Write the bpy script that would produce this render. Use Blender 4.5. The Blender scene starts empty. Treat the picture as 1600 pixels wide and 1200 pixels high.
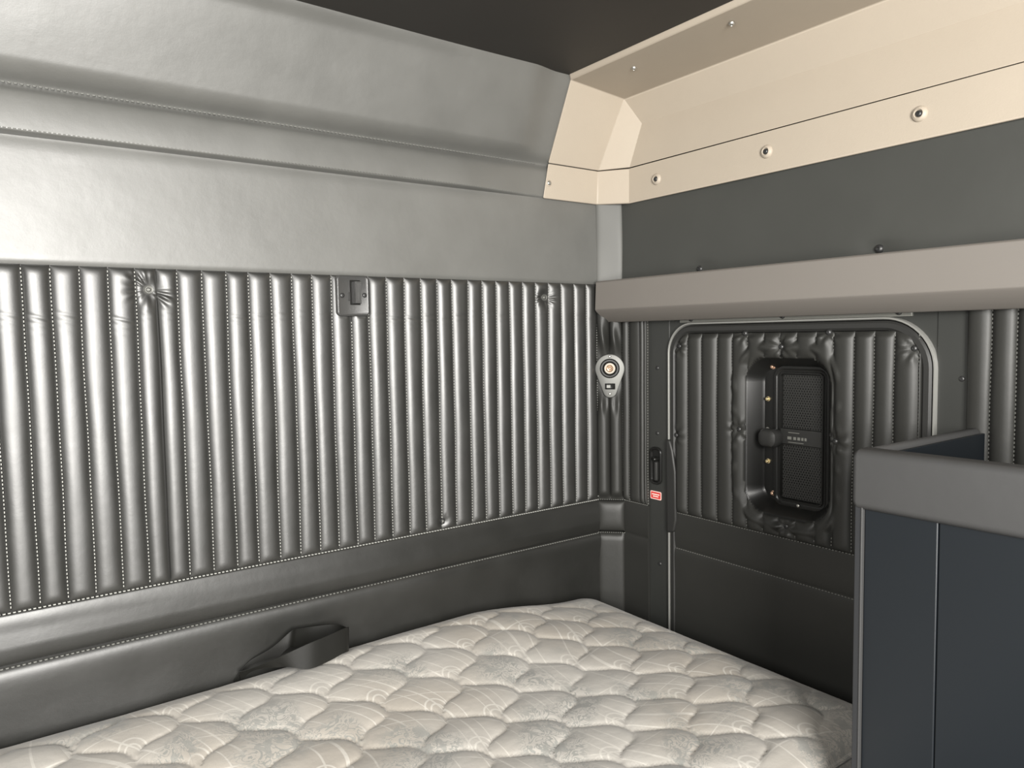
import bpy, bmesh, math, random
import numpy as np
from mathutils import Matrix, Vector

random.seed(4)
rng = np.random.default_rng(7)
S = 1.3            # model units -> metres
CAMZ = 1.42        # camera height above the cab floor (m)
D = 1.28           # back wall plane  (y)
W = 1.215          # side wall plane  (x)
C = bpy.context.scene.collection
PI = math.pi

def to_m(P):
    P = np.asarray(P, float) * S
    P[..., 2] += CAMZ
    return P

# ------------------------------------------------------------------ materials
def mat(name, col, rough=.5, metal=0., spec=.5, var=.0, var_scale=6., bump=0., bump_scale=300., bump2=0., bump2_scale=25., coat=0., sheen=0., rvar=0., crough=.1):
    m = bpy.data.materials.new(name); m.use_nodes = True
    nt = m.node_tree; N = nt.nodes; L = nt.links
    b = N['Principled BSDF']
    b.inputs['Base Color'].default_value = (*col, 1)
    b.inputs['Roughness'].default_value = rough
    b.inputs['Metallic'].default_value = metal
    b.inputs['Specular IOR Level'].default_value = spec
    b.inputs['Coat Weight'].default_value = coat
    b.inputs['Sheen Weight'].default_value = sheen; b.inputs['Coat Roughness'].default_value = crough
    tc = N.new('ShaderNodeTexCoord')
    if var or rvar:
        n1 = N.new('ShaderNodeTexNoise'); n1.inputs['Scale'].default_value = var_scale; n1.inputs['Detail'].default_value = 5
        L.new(tc.outputs['Object'], n1.inputs['Vector'])
    if var:
        mx = N.new('ShaderNodeMix'); mx.data_type = 'RGBA'
        mx.inputs[6].default_value = (*[c * (1 - var) for c in col], 1); mx.inputs[7].default_value = (*[min(1, c * (1 + var)) for c in col], 1)
        L.new(n1.outputs['Fac'], mx.inputs[0]); L.new(mx.outputs[2], b.inputs['Base Color'])
    if rvar:
        mr = N.new('ShaderNodeMapRange'); mr.inputs['From Min'].default_value = .3; mr.inputs['From Max'].default_value = .7
        mr.inputs['To Min'].default_value = rough - rvar; mr.inputs['To Max'].default_value = rough + rvar
        L.new(n1.outputs['Fac'], mr.inputs['Value']); L.new(mr.outputs['Result'], b.inputs['Roughness'])
    prev = None
    for amt, sc in ((bump, bump_scale), (bump2, bump2_scale)):
        if amt:
            n2 = N.new('ShaderNodeTexNoise'); n2.inputs['Scale'].default_value = sc; n2.inputs['Detail'].default_value = 4
            L.new(tc.outputs['Object'], n2.inputs['Vector'])
            bp = N.new('ShaderNodeBump'); bp.inputs['Strength'].default_value = amt
            bp.inputs['Distance'].default_value = .3 / sc
            L.new(n2.outputs['Fac'], bp.inputs['Height'])
            if prev: L.new(prev.outputs['Normal'], bp.inputs['Normal'])
            prev = bp
    if prev: L.new(prev.outputs['Normal'], b.inputs['Normal'])
    return m

M = {}
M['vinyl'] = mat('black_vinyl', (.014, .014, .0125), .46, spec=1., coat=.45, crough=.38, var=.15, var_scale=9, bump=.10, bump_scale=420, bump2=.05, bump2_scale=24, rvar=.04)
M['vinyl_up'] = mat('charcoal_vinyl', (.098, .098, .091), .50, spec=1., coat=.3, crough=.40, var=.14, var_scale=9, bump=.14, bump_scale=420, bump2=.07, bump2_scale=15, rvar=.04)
M['vinyl_side'] = mat('shaded_black_vinyl', (.022, .022, .020), .47, spec=.35, var=.12, bump=.1, bump_scale=420, bump2=.04, bump2_scale=24)  # black vinyl copy, gloss cut to imitate weaker light on side wall and post
M['vinyl_sideup'] = mat('shaded_charcoal_vinyl', (.042, .043, .039), .5, spec=.4, var=.12, bump=.1, bump_scale=420, bump2=.04, bump2_scale=18)  # copy of the upper-wall vinyl, colour darkened for weaker light on this side
M['vinyl_low'] = mat('black_vinyl_low_shade', (.013, .013, .0115), .43, spec=.75, coat=.15, crough=.34, var=.15, var_scale=9, bump=.10, bump_scale=420, bump2=.05, bump2_scale=24, rvar=.04)  # black vinyl copy, sheen lowered to put in the shade behind the mattress
M['vinyl_dark'] = mat('matte_black_vinyl', (.020, .020, .019), .5, spec=.45, var=.12, bump=.1, bump_scale=420)
M['thread'] = mat('grey_thread', (.30, .30, .28), .7)
M['thread_dark'] = mat('dark_thread', (.12, .12, .11), .7)
M['headliner'] = mat('dark_headliner', (.028, .025, .022), .6, spec=.4, var=.1, bump=.1, bump_scale=300)
M['beige'] = mat('beige_plastic', (.36, .312, .252), .5, spec=.45, var=.03, var_scale=12, bump=.22, bump_scale=260)
M['shelf'] = mat('taupe_plastic', (.155, .142, .128), .5, spec=.4, var=.03, bump=.12, bump_scale=500)
M['blackpl'] = mat('gloss_black_plastic', (.008, .008, .0075), .28, spec=.35)
M['blackmatte'] = mat('matte_black_plastic', (.020, .020, .019), .45, spec=.4, bump=.1, bump_scale=500)
M['texblack'] = mat('textured_black_plastic', (.040, .040, .039), .36, spec=.8, bump=1., bump_scale=650)
M['strip'] = mat('dark_painted_metal', (.026, .027, .025), .42, spec=.5, var=.08)
M['silver'] = mat('satin_silver', (.125, .125, .118), .5, metal=.65, bump=.05, bump_scale=300)
M['steel'] = mat('screw_steel', (.45, .44, .41), .35, metal=.9)
M['brass'] = mat('brass_screw', (.72, .60, .36), .3, metal=.9)
M['copper'] = mat('copper_screw', (.75, .50, .36), .3, metal=.9)
M['darkmetal'] = mat('dark_screw_metal', (.06, .06, .06), .4, metal=.7)
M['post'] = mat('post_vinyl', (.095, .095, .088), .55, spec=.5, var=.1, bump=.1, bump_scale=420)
M['stile'] = mat('dark_stile', (.020, .021, .023), .5, spec=.4)
M['button'] = mat('grey_button_metal', (.14, .14, .13), .45, metal=.5)
M['alu'] = mat('door_trim_metal', (.34, .34, .32), .42, metal=.6)
M['plate'] = mat('grey_plate', (.16, .16, .145), .45, metal=.2)
M['red'] = mat('red_label', (.55, .045, .04), .5)
M['pink'] = mat('label_border', (.85, .55, .50), .5)
M['white'] = mat('label_print', (.85, .80, .72), .5)
M['webbing'] = mat('black_webbing', (.007, .007, .006), .42, spec=.35, bump=.3, bump_scale=600)
M['cab'] = mat('slate_laminate', (.0065, .0087, .0112), .42, spec=.4, var=.06, var_scale=3)
M['cabrail'] = mat('charcoal_padded_rail', (.046, .046, .046), .55, spec=.45, bump=.1, bump_scale=500, bump2=.05, bump2_scale=14)
M['greyfab'] = mat('grey_fabric', (.30, .32, .34), .8, bump=.2, bump_scale=700)
M['base'] = mat('bunk_board', (.03, .03, .03), .6)
M['carpet'] = mat('dark_carpet', (.05, .048, .045), .9, bump=.5, bump_scale=300)
M['bulb'] = mat('warm_reflector', (.85, .60, .42), .18, metal=.8)
M['lens'] = mat('white_lens', (.5, .46, .40), .25)

def mattress_mat():
    m = bpy.data.materials.new('damask_ticking'); m.use_nodes = True
    nt = m.node_tree; N = nt.nodes; L = nt.links; b = N['Principled BSDF']
    b.inputs['Roughness'].default_value = .5; b.inputs['Specular IOR Level'].default_value = .35; b.inputs['Sheen Weight'].default_value = .15
    tc = N.new('ShaderNodeTexCoord')
    def node(t, **k):
        n = N.new(t)
        for a, v in k.items(): n.inputs[a].default_value = v
        return n
    def math_(op, a, bb=None, clamp=False):
        n = N.new('ShaderNodeMath'); n.operation = op; n.use_clamp = clamp
        for i, v in enumerate((a, bb)):
            if v is None: continue
            if isinstance(v, (int, float)): n.inputs[i].default_value = v
            else: L.new(v, n.inputs[i])
        return n.outputs[0]
    # floral damask: clumps where a swirling line pattern is woven in grey
    clump = node('ShaderNodeTexNoise', Scale=5.5, Detail=1.5); L.new(tc.outputs['Object'], clump.inputs['Vector'])
    cm = node('ShaderNodeMapRange', **{'From Min': .50, 'From Max': .58}); L.new(clump.outputs['Fac'], cm.inputs['Value'])
    sw = node('ShaderNodeTexNoise', Scale=17., Detail=2.5, Distortion=2.6); L.new(tc.outputs['Object'], sw.inputs['Vector'])
    fr = math_('FRACT', math_('MULTIPLY', sw.outputs['Fac'], 9.0))
    li = math_('LESS_THAN', math_('ABSOLUTE', math_('SUBTRACT', fr, .5)), .17)
    leafn = node('ShaderNodeTexNoise', Scale=26., Detail=2., Distortion=1.5); L.new(tc.outputs['Object'], leafn.inputs['Vector'])
    leaf = math_('GREATER_THAN', leafn.outputs['Fac'], .565)
    pat = math_('MULTIPLY', math_('MAXIMUM', li, math_('MULTIPLY', leaf, .8)), cm.outputs['Result'])
    # pale woven trellis lines (two curved families) and small fans
    sx = N.new('ShaderNodeSeparateXYZ'); L.new(tc.outputs['Object'], sx.inputs[0])
    wob = node('ShaderNodeTexNoise', Scale=2.2, Detail=0.); L.new(tc.outputs['Object'], wob.inputs['Vector'])
    wv = math_('MULTIPLY', wob.outputs['Fac'], .35)
    def family(ax, ay, sc, width):
        u = math_('ADD', math_('MULTIPLY', sx.outputs[0], ax), math_('MULTIPLY', sx.outputs[1], ay))
        u = math_('MULTIPLY', math_('ADD', u, wv), sc)
        return math_('LESS_THAN', math_('ABSOLUTE', math_('SUBTRACT', math_('FRACT', u), .5)), width)
    tre = math_('MAXIMUM', family(.95, .25, 17., .024), math_('MAXIMUM', family(.2, .98, 9.5, .012), family(.95, .25, 8.5, .022)))
    qa = N.new('ShaderNodeAttribute'); qa.attribute_name = 'quilt'
    qs = N.new('ShaderNodeSeparateXYZ'); L.new(qa.outputs['Vector'], qs.inputs[0])
    cu = math_('SUBTRACT', 1.02, math_('FRACT', qs.outputs[0])); cv = math_('SUBTRACT', 1.02, math_('FRACT', qs.outputs[1]))
    rad = math_('SQRT', math_('ADD', math_('MULTIPLY', cu, cu), math_('MULTIPLY', cv, cv)))
    ring = math_('LESS_THAN', math_('ABSOLUTE', math_('SUBTRACT', math_('FRACT', math_('MULTIPLY', rad, 9.)), .5)), .14)
    fan = math_('MULTIPLY', ring, math_('MULTIPLY', math_('LESS_THAN', rad, .48), math_('GREATER_THAN', rad, .25)))
    light = math_('MULTIPLY', math_('MAXIMUM', tre, fan), math_('SUBTRACT', 1., cm.outputs['Result']))
    stain = node('ShaderNodeTexNoise', Scale=2.4, Detail=2.); L.new(tc.outputs['Object'], stain.inputs['Vector'])
    base = N.new('ShaderNodeMix'); base.data_type = 'RGBA'
    base.inputs[6].default_value = (.30, .275, .24, 1); base.inputs[7].default_value = (.355, .338, .31, 1)
    sr = node('ShaderNodeMapRange', **{'From Min': .38, 'From Max': .6}); L.new(stain.outputs['Fac'], sr.inputs['Value']); L.new(sr.outputs['Result'], base.inputs[0])
    m1 = N.new('ShaderNodeMix'); m1.data_type = 'RGBA'; L.new(base.outputs[2], m1.inputs[6]); m1.inputs[7].default_value = (.20, .205, .193, 1)
    L.new(math_('MULTIPLY', pat, .75), m1.inputs[0])
    m2 = N.new('ShaderNodeMix'); m2.data_type = 'RGBA'; L.new(m1.outputs[2], m2.inputs[6]); m2.inputs[7].default_value = (.48, .46, .42, 1)
    L.new(math_('MULTIPLY', light, .6), m2.inputs[0]); L.new(m2.outputs[2], b.inputs['Base Color'])
    rr = node('ShaderNodeMapRange', **{'To Min': .55, 'To Max': .34}); L.new(pat, rr.inputs['Value']); L.new(rr.outputs['Result'], b.inputs['Roughness'])
    g = node('ShaderNodeTexNoise', Scale=500., Detail=2.); L.new(tc.outputs['Object'], g.inputs['Vector'])
    g2 = node('ShaderNodeTexNoise', Scale=38., Detail=3.); L.new(tc.outputs['Object'], g2.inputs['Vector'])
    bp = node('ShaderNodeBump', Strength=.2, Distance=.001); L.new(g.outputs['Fac'], bp.inputs['Height'])
    bp2 = node('ShaderNodeBump', Strength=.25, Distance=.006); L.new(g2.outputs['Fac'], bp2.inputs['Height']); L.new(bp.outputs[0], bp2.inputs['Normal'])
    L.new(bp2.outputs[0], b.inputs['Normal'])
    return m
M['ticking'] = mattress_mat()

# ------------------------------------------------------------------ object helpers
def tag(o, label=None, cat=None, group=None, kind=None):
    if label: o['label'] = label
    if cat: o['category'] = cat
    if group: o['group'] = group
    if kind: o['kind'] = kind
    return o

def empty(name, p, label=None, cat=None, group=None, kind=None):
    o = bpy.data.objects.new(name, None); o.empty_display_size = .05
    C.objects.link(o); o.location = Vector(to_m(np.array(p, float)))
    o['_w'] = 1; del o['_w']
    WORLD[o.name] = np.array(o.location)
    return tag(o, label, cat, group, kind)

WORLD = {}
def obj(name, V, F, material, parent=None, smooth=True, angle=38, bevel=0, recalc=True, label=None):
    """one mesh object from model-unit vertices; its origin is the middle of its box (base for things)"""
    V = to_m(np.asarray(V, float))
    lo, hi = V.min(0), V.max(0); c = (lo + hi) / 2
    if parent is None: c[2] = lo[2]
    me = bpy.data.meshes.new(name); me.from_pydata((V - c).tolist(), [], [tuple(int(i) for i in f) for f in F]); me.update()
    if recalc:
        bm = bmesh.new(); bm.from_mesh(me); bmesh.ops.recalc_face_normals(bm, faces=bm.faces); bm.to_mesh(me); bm.free()
    if smooth:
        me.shade_smooth(); me.set_sharp_from_angle(angle=math.radians(angle))
    me.materials.append(material)
    o = bpy.data.objects.new(name, me); C.objects.link(o)
    if parent is not None:
        o.parent = parent; o.location = Vector(c - WORLD[parent.name])
    else: o.location = Vector(c)
    WORLD[o.name] = c
    if bevel:
        bv = o.modifiers.new('soft edge', 'BEVEL'); bv.width = bevel * S; bv.segments = 3; bv.limit_method = 'ANGLE'; bv.angle_limit = math.radians(35)
    if label: o['label'] = label
    return o

class Fr:
    def __init__(s, o, a, b, n): s.o, s.a, s.b, s.n = [np.array(v, float) for v in (o, a, b, n)]
    def __call__(s, A, B, Nn):
        A, B, Nn = np.broadcast_arrays(np.asarray(A, float), np.asarray(B, float), np.asarray(Nn, float))
        return s.o + A[..., None] * s.a + B[..., None] * s.b + Nn[..., None] * s.n
    def at(s, a, b, n=0): return Fr(s(a, b, n), s.a, s.b, s.n)
q2 = math.sqrt(.5)
FB = Fr((0, D, 0), (1, 0, 0), (0, 0, 1), (0, -1, 0))          # back wall: a = x, b = z
FS = Fr((W, 0, 0), (0, 1, 0), (0, 0, 1), (-1, 0, 0))          # side wall: a = y, b = z
FP = Fr((1.1925, 1.2575, 0), (q2, -q2, 0), (0, 0, 1), (-q2, -q2, 0))   # corner post
FW = Fr((0, 0, 0), (1, 0, 0), (0, 1, 0), (0, 0, 1))

def join(*parts):
    V, F, k = [], [], 0
    for v, f in parts:
        v = np.asarray(v).reshape(-1, 3); V.append(v); F += [tuple(i + k for i in ff) for ff in f]; k += len(v)
    return np.concatenate(V), F

def box(fr, a0, a1, b0, b1, n0, n1):
    V = [fr(a, b, n) for n in (n0, n1) for b in (b0, b1) for a in (a0, a1)]
    return np.array(V), [(0, 1, 3, 2), (4, 5, 7, 6), (0, 1, 5, 4), (2, 3, 7, 6), (0, 2, 6, 4), (1, 3, 7, 5)]

def prism(fr, pts, n0, n1):
    k = len(pts); V = [fr(a, b, n0) for a, b in pts] + [fr(a, b, n1) for a, b in pts]
    return np.array(V), [tuple(range(k)), tuple(range(k, 2 * k))] + [(i, (i + 1) % k, k + (i + 1) % k, k + i) for i in range(k)]

def sheet(fr, A, B, Nn, back=None, mask=None):
    """height field grid in a wall frame, closed to a flat back"""
    A, B, Nn = np.broadcast_arrays(A, B, Nn); n, m = A.shape
    V = fr(A, B, Nn).reshape(-1, 3); idx = np.arange(n * m).reshape(n, m)
    q = np.stack([idx[:-1, :-1], idx[:-1, 1:], idx[1:, 1:], idx[1:, :-1]], -1)
    if mask is not None: q = q[mask]
    F = [tuple(x) for x in q.reshape(-1, 4).tolist()]
    if back is not None:
        e = {}
        for f in F:
            for i in range(4):
                k = (f[i], f[(i + 1) % 4]); e[k] = 1
        edge = [k for k in e if (k[1], k[0]) not in e]
        Af, Bf = A.ravel(), B.ravel(); ids = sorted({i for k in edge for i in k}); mp = {i: n * m + j for j, i in enumerate(ids)}
        V = np.concatenate([V, fr(Af[ids], Bf[ids], np.full(len(ids), back))])
        F += [(k[1], k[0], mp[k[0]], mp[k[1]]) for k in edge]
        if mask is None:
            ring = [mp[i] for i in list(idx[0]) + list(idx[1:, -1]) + list(idx[-1, -2::-1]) + list(idx[-2:0:-1, 0])]
            F.append(tuple(ring))
        used = sorted({i for f in F for i in f}); mp2 = {i: j for j, i in enumerate(used)}
        V = V[used]; F = [tuple(mp2[i] for i in f) for f in F]
    return V, F

def rrpts(w, h, r, seg=7):
    r = max(min(r, w / 2 - 1e-5, h / 2 - 1e-5), 1e-5); P = []
    for cx, cy, a0 in ((w/2 - r, h/2 - r, 0), (-w/2 + r, h/2 - r, 90), (-w/2 + r, -h/2 + r, 180), (w/2 - r, -h/2 + r, 270)):
        for k in range(seg + 1):
            a = math.radians(a0 + 90 * k / seg); P.append((cx + r * math.cos(a), cy + r * math.sin(a)))
    return np.array(P)

def stack(loops, capa=True, capb=True, ring=False):
    k = len(loops[0]); V = np.concatenate(loops); F = []; n = len(loops)
    for j in range(n if ring else n - 1):
        for i in range(k):
            a, b = j * k + i, j * k + (i + 1) % k; c, d = ((j + 1) % n) * k + (i + 1) % k, ((j + 1) % n) * k + i
            F.append((a, b, c, d))
    if not ring:
        if capa: F.append(tuple(range(k)))
        if capb: F.append(tuple(range((n - 1) * k, n * k)))
    return V, F

def rr(fr, w, h, r, prof, capa=True, capb=True, ring=False, seg=7):
    L = []
    for off, n in prof:
        p = rrpts(w + 2 * off, h + 2 * off, r + off, seg); L.append(fr(p[:, 0], p[:, 1], n))
    return stack(L, capa, capb, ring)

def lathe(fr, prof, seg=20, ring=False, capa=True, capb=True):
    t = np.arange(seg) * 2 * PI / seg
    return stack([fr(r * np.cos(t), r * np.sin(t), n) for r, n in prof], capa, capb, ring)

def outline(fr, pts, prof, capa=True, capb=True, ring=False):
    """convex outline scaled about its middle: prof = (scale, n)"""
    pts = np.asarray(pts, float); c = pts.mean(0)
    return stack([fr(*((pts - c) * s + c).T, n) for s, n in prof], capa, capb, ring)

def dome(fr, r, h, n0=0., seg=16):
    return lathe(fr, [(r, n0), (r, n0 + h * .25), (r * .92, n0 + h * .6), (r * .7, n0 + h * .9), (r * .42, n0 + h), (r * .36, n0 + h * .72), (r * .1, n0 + h * .7)], seg)

def stitches(fr, pts, step=.0062, ln=.0042, wd=.0013, hgt=.0012, slant=0.):
    """a row of short raised threads along a polyline of (a,b,n)"""
    P = np.asarray(pts, float); seg = np.linalg.norm(np.diff(P, axis=0), axis=1); cum = np.concatenate([[0], np.cumsum(seg)])
    V, F = [], []
    for s in np.arange(step / 2, cum[-1], step):
        p = np.array([np.interp(s, cum, P[:, i]) for i in range(3)]); p2 = np.array([np.interp(min(s + .001, cum[-1]), cum, P[:, i]) for i in range(3)])
        t = p2 - p; l = np.linalg.norm(t[:2])
        if l < 1e-9: continue
        t = t / np.linalg.norm(t); w = np.array([-t[1], t[0], 0]); w /= np.linalg.norm(w)
        t = t + slant * w
        k = len(V)
        for dn in (-.0008, hgt):
            for sx, sy in ((-1, -1), (1, -1), (1, 1), (-1, 1)):
                e = .72 if dn > 0 else 1.
                x = p + t * sx * ln / 2 * e + w * sy * wd / 2; V.append(fr(x[0], x[1], x[2] + dn))
        F += [(k, k+1, k+2, k+3), (k+4, k+5, k+6, k+7)] + [(k+i, k+(i+1) % 4, k+4+(i+1) % 4, k+4+i) for i in range(4)]
    return np.array(V), F

def tube(P, r, seg=10):
    P = np.asarray(P, float); L = []; up = np.array([0, 0, 1.])
    for i in range(len(P)):
        t = P[min(i + 1, len(P) - 1)] - P[max(i - 1, 0)]; t /= np.linalg.norm(t)
        u = np.cross(t, up if abs(t[2]) < .9 else (1, 0, 0)); u /= np.linalg.norm(u); v = np.cross(t, u)
        th = np.arange(seg) * 2 * PI / seg; L.append(P[i] + r * (np.cos(th)[:, None] * u + np.sin(th)[:, None] * v))
    return stack(L)

def sstep(x, a, b): t = np.clip((x - a) / (b - a), 0, 1); return t * t * (3 - 2 * t)
def bulge(b, b0, b1, p=.5, q=2.2):
    t = np.clip(2 * (b - b0) / (b1 - b0) - 1, -1, 1); return (1 - np.abs(t) ** q) ** p
def rrsd(a, b, ca, cb, w, h, r):
    qa = np.abs(a - ca) - w / 2 + r; qb = np.abs(b - cb) - h / 2 + r
    return np.hypot(np.maximum(qa, 0), np.maximum(qb, 0)) + np.minimum(np.maximum(qa, qb), 0) - r
def screw(name, fr, a, b, n, r, h, m, parent, label=None):
    o = obj(name, *dome(fr.at(a, b, n), r, h, -.002), m, parent)
    if label: o['label'] = label
    return o

# ------------------------------------------------------------------ levels (model units, camera height = 0)
ZT, ZP, ZB = .113, -.389, -.466       # pleat top, pleat bottom, lower seam
Z2, Z1, ZC = .295, .367, .5365        # roll bottom, roll top, ceiling
LEAN = .44
FLOOR = -CAMZ / S
XL = -.62                              # left wall
def wall_n(b): return np.maximum(b - Z1, 0) * LEAN

# ================================================================== SETTING
fl = obj('floor', *box(FW, XL - .05, W + .15, -1.6, D + .15, FLOOR - .05, FLOOR), M['carpet'], smooth=False); tag(fl, kind='structure')
ce = obj('ceiling', *box(FW, XL - .05, W + .15, -.55, D + .1, ZC, ZC + .04), M['headliner'], smooth=False); tag(ce, kind='structure')
wl = obj('wall_left', *box(FW, XL - .05, XL, .26, D + .1, FLOOR, ZC), M['vinyl_dark'], smooth=False); tag(wl, kind='structure')

wb = obj('wall_back', *box(FW, XL, W + .12, D + .035, D + .08, FLOOR, ZC), M['vinyl_dark'], smooth=False); tag(wb, kind='structure')
# upper vinyl of the back wall: flat field, padded roll, leaning field up to the roof
b_ = np.concatenate([np.linspace(.095, Z2 - .008, 30), np.linspace(Z2 - .006, Z2 + .012, 14), np.linspace(Z2 + .016, Z1 - .03, 12), np.linspace(Z1 - .026, Z1 + .034, 26), np.linspace(Z1 + .045, ZC - .02, 22), np.linspace(ZC - .017, ZC + .002, 8)])
a_ = np.linspace(XL, 1.172, 130)
A, B = np.meshgrid(a_, b_)
fade = 1 - .8 * sstep(A, .78, 1.0)
roll = np.where((B > Z2) & (B < Z1), .015 * np.clip((B - Z2) / .003, 0, 1) ** .5 * np.clip(1 - ((B - Z2) / (Z1 - Z2)) ** 2.4, 0, 1) ** .8, 0) * fade
groove = -.012 * np.exp(-((B - Z1 - .001) / .010) ** 2) * (1 - .4 * sstep(A, .6, 1))
endf = 1 - sstep(A, .93, 1.0)
soft = .012 * sstep(B, Z1, Z1 + .03) * endf
und = -.003 * np.exp(-((B - Z2) / .010) ** 2) * (B <= Z2) * fade
wave = .0012 * np.sin(A * 9 + 3 * np.sin(B * 7)) * np.sin(B * 13 + 1.2)
top = .010 * sstep(B, ZC - .022, ZC) * (1 - sstep(A, .3, .95))
N_ = .004 + wall_n(B) + roll + groove + soft + und + wave + top - .012 * sstep(B, .118, .103)
up = obj('upper_panel', *sheet(FB, A, B, N_, back=-.034), M['vinyl_up'], wb, angle=60)
ss = np.linspace(XL, 1.0, 60)
st = join(stitches(FB, np.stack([ss, ss * 0 + Z1 + .0005, .0005 - .002 * (ss < 9) + 0 * ss], 1), .0075, .005, .0016),
          stitches(FB, np.stack([ss, ss * 0 + Z2 + .0045, .0150 * (1 - .8 * sstep(ss, .78, 1.0)) + .0042], 1), .006, .004, .0012))
obj('stitching', *st, M['thread_dark'], wb, smooth=False)

# right (side) wall: slab, flat metal strips beside the door, upper vinyl
sl = obj('side_wall_slab', *box(FW, W + .06, W + .10, -.45, D + .1, FLOOR, ZC), M['vinyl_dark'], smooth=False); tag(sl, kind='structure')  # unseen backing slab of the right wall
DY0, DY1, DZ1 = .545, 1.098, .020
cx, cz, dw, dh = (DY0 + DY1) / 2, (DZ1 - .95) / 2, DY1 - DY0, DZ1 + .95
ds = empty('trim_2', (W, cx, FLOOR), kind='structure')
obj('metal_strip', *box(FS, 1.098, 1.158, FLOOR, .06, -.058, -.002), M['strip'], ds, bevel=.001)
obj('metal_strip', *box(FS, .500, .547, FLOOR, .06, -.058, -.002), M['strip'], ds, bevel=.001)
# corner fillers above the rounded door corners
def corner(sy):
    c = (DY1 - .065, DZ1 - .065) if sy > 0 else (DY0 + .085, DZ1 - .085); r = .065 if sy > 0 else .085
    t = np.linspace(0, PI / 2, 10)
    arc = [(c[0] + sy * (r + .0005) * math.cos(x), c[1] + (r + .0005) * math.sin(x)) for x in t]
    return [(c[0] + sy * (r + .003), .045)] + [(c[0] + sy * (r + .003), c[1])] + arc + [(c[0], .045)]
for sy in (1, -1): obj('corner_filler', *prism(FS, corner(sy), -.058, -.004), M['strip'], ds)
a_ = np.linspace(-.4, 1.236, 90); b_ = np.linspace(.064, .315, 46); A, B = np.meshgrid(a_, b_)
N_ = .004 + .0012 * np.sin(A * 11 + 2 * np.sin(B * 9))
for sa, sb in ((1.0145, .1279), (.6413, .1304)):
    r = np.hypot((A - sa) / 1.3, B - sb); N_ -= .007 * np.exp(-(r / .020) ** 2) * (1 + .35 * np.cos(np.arctan2(B - sb, A - sa) * 7))
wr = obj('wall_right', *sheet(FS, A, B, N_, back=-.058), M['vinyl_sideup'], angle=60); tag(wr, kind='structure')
for sa, sb in ((1.0145, .1290), (.6413, .1315)): screw('button_screw', FS, sa, sb, -.001, .0075, .006, M['darkmetal'], wr, 'dark button screw')
for sa, sb in ((1.1338, -.0781), (1.1344, -.2231), (1.1281, -.5168), (.5104, -.0782)): screw('rivet', FS, sa, sb, -.002, .0048, .004, M['darkmetal'], ds)
obj('door_head_plate', *box(FS, .5857, 1.0676, .0195, .07, -.056, .0005), M['plate'], ds, bevel=.001)
for sa in (1.0363, .8197, .6061): screw('plate_screw', FS, sa, .0265, .001, .0052, .005, M['darkmetal'], ds)

# corner post between the two walls
tp = empty('trim_1', (1.1925, 1.2575, FLOOR), kind='structure')
hw = .0318
def post(name, b0, b1, fn, m, nb=60):
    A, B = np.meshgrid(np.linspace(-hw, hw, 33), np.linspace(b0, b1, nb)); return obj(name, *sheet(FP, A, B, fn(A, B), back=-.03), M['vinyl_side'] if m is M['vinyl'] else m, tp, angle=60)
narrow = lambda A: np.clip(1 - np.abs(A / hw) ** 6, 0, 1) ** .5
post('post_upper_cover', .09, .312, lambda A, B: .006 * narrow(A) + .001 * np.sin(B * 30 + A * 40), M['post'])
def midn(A, B):
    two = np.where(A < -.002, bulge(A, -hw, -.002, .6), bulge(A, -.002, hw - .004, .6))
    e = sstep(B, ZP, ZP + .02)
    pin = 1 - .85 * np.exp(-((B + .092) / .058) ** 4)
    fold = .004 * np.exp(-((B + .015) / .03) ** 2) * np.sin(A * 260 + B * 40) + .003 * np.exp(-((B + .165) / .02) ** 2) * np.cos(A * 300)
    return .002 + .014 * two * e * pin + fold
post('post_channel_cover', ZP, .06, midn, M['vinyl'], 110)
post('post_pillow', ZB + .003, ZP - .003, lambda A, B: .004 + .010 * bulge(A, -hw, hw, .5, 4) * bulge(B, ZB + .003, ZP - .003, .5, 3), M['vinyl'], 30)
post('post_lower_cover', -.95, ZB - .001, lambda A, B: .003 + .007 * bulge(A, -hw, hw, .5, 6) * sstep(ZB - .001 - B, 0, .012), M['vinyl'], 50)
zz = np.linspace(-hw, hw, 8); zv = np.linspace(ZP + .02, .0, 30)
obj('stitching', *join(stitches(FP, np.stack([zz, zz * 0 + ZP + .001, zz * 0 + .007], 1), .005, .0035, .0013), stitches(FP, np.stack([zz, zz * 0 + ZB, zz * 0 + .008], 1), .005, .0035, .0013),
    stitches(FP, np.stack([zv * 0 + hw - .004, zv, zv * 0 + .004], 1), .006, .004, .0012)), M['thread_dark'], tp, smooth=False)

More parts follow.
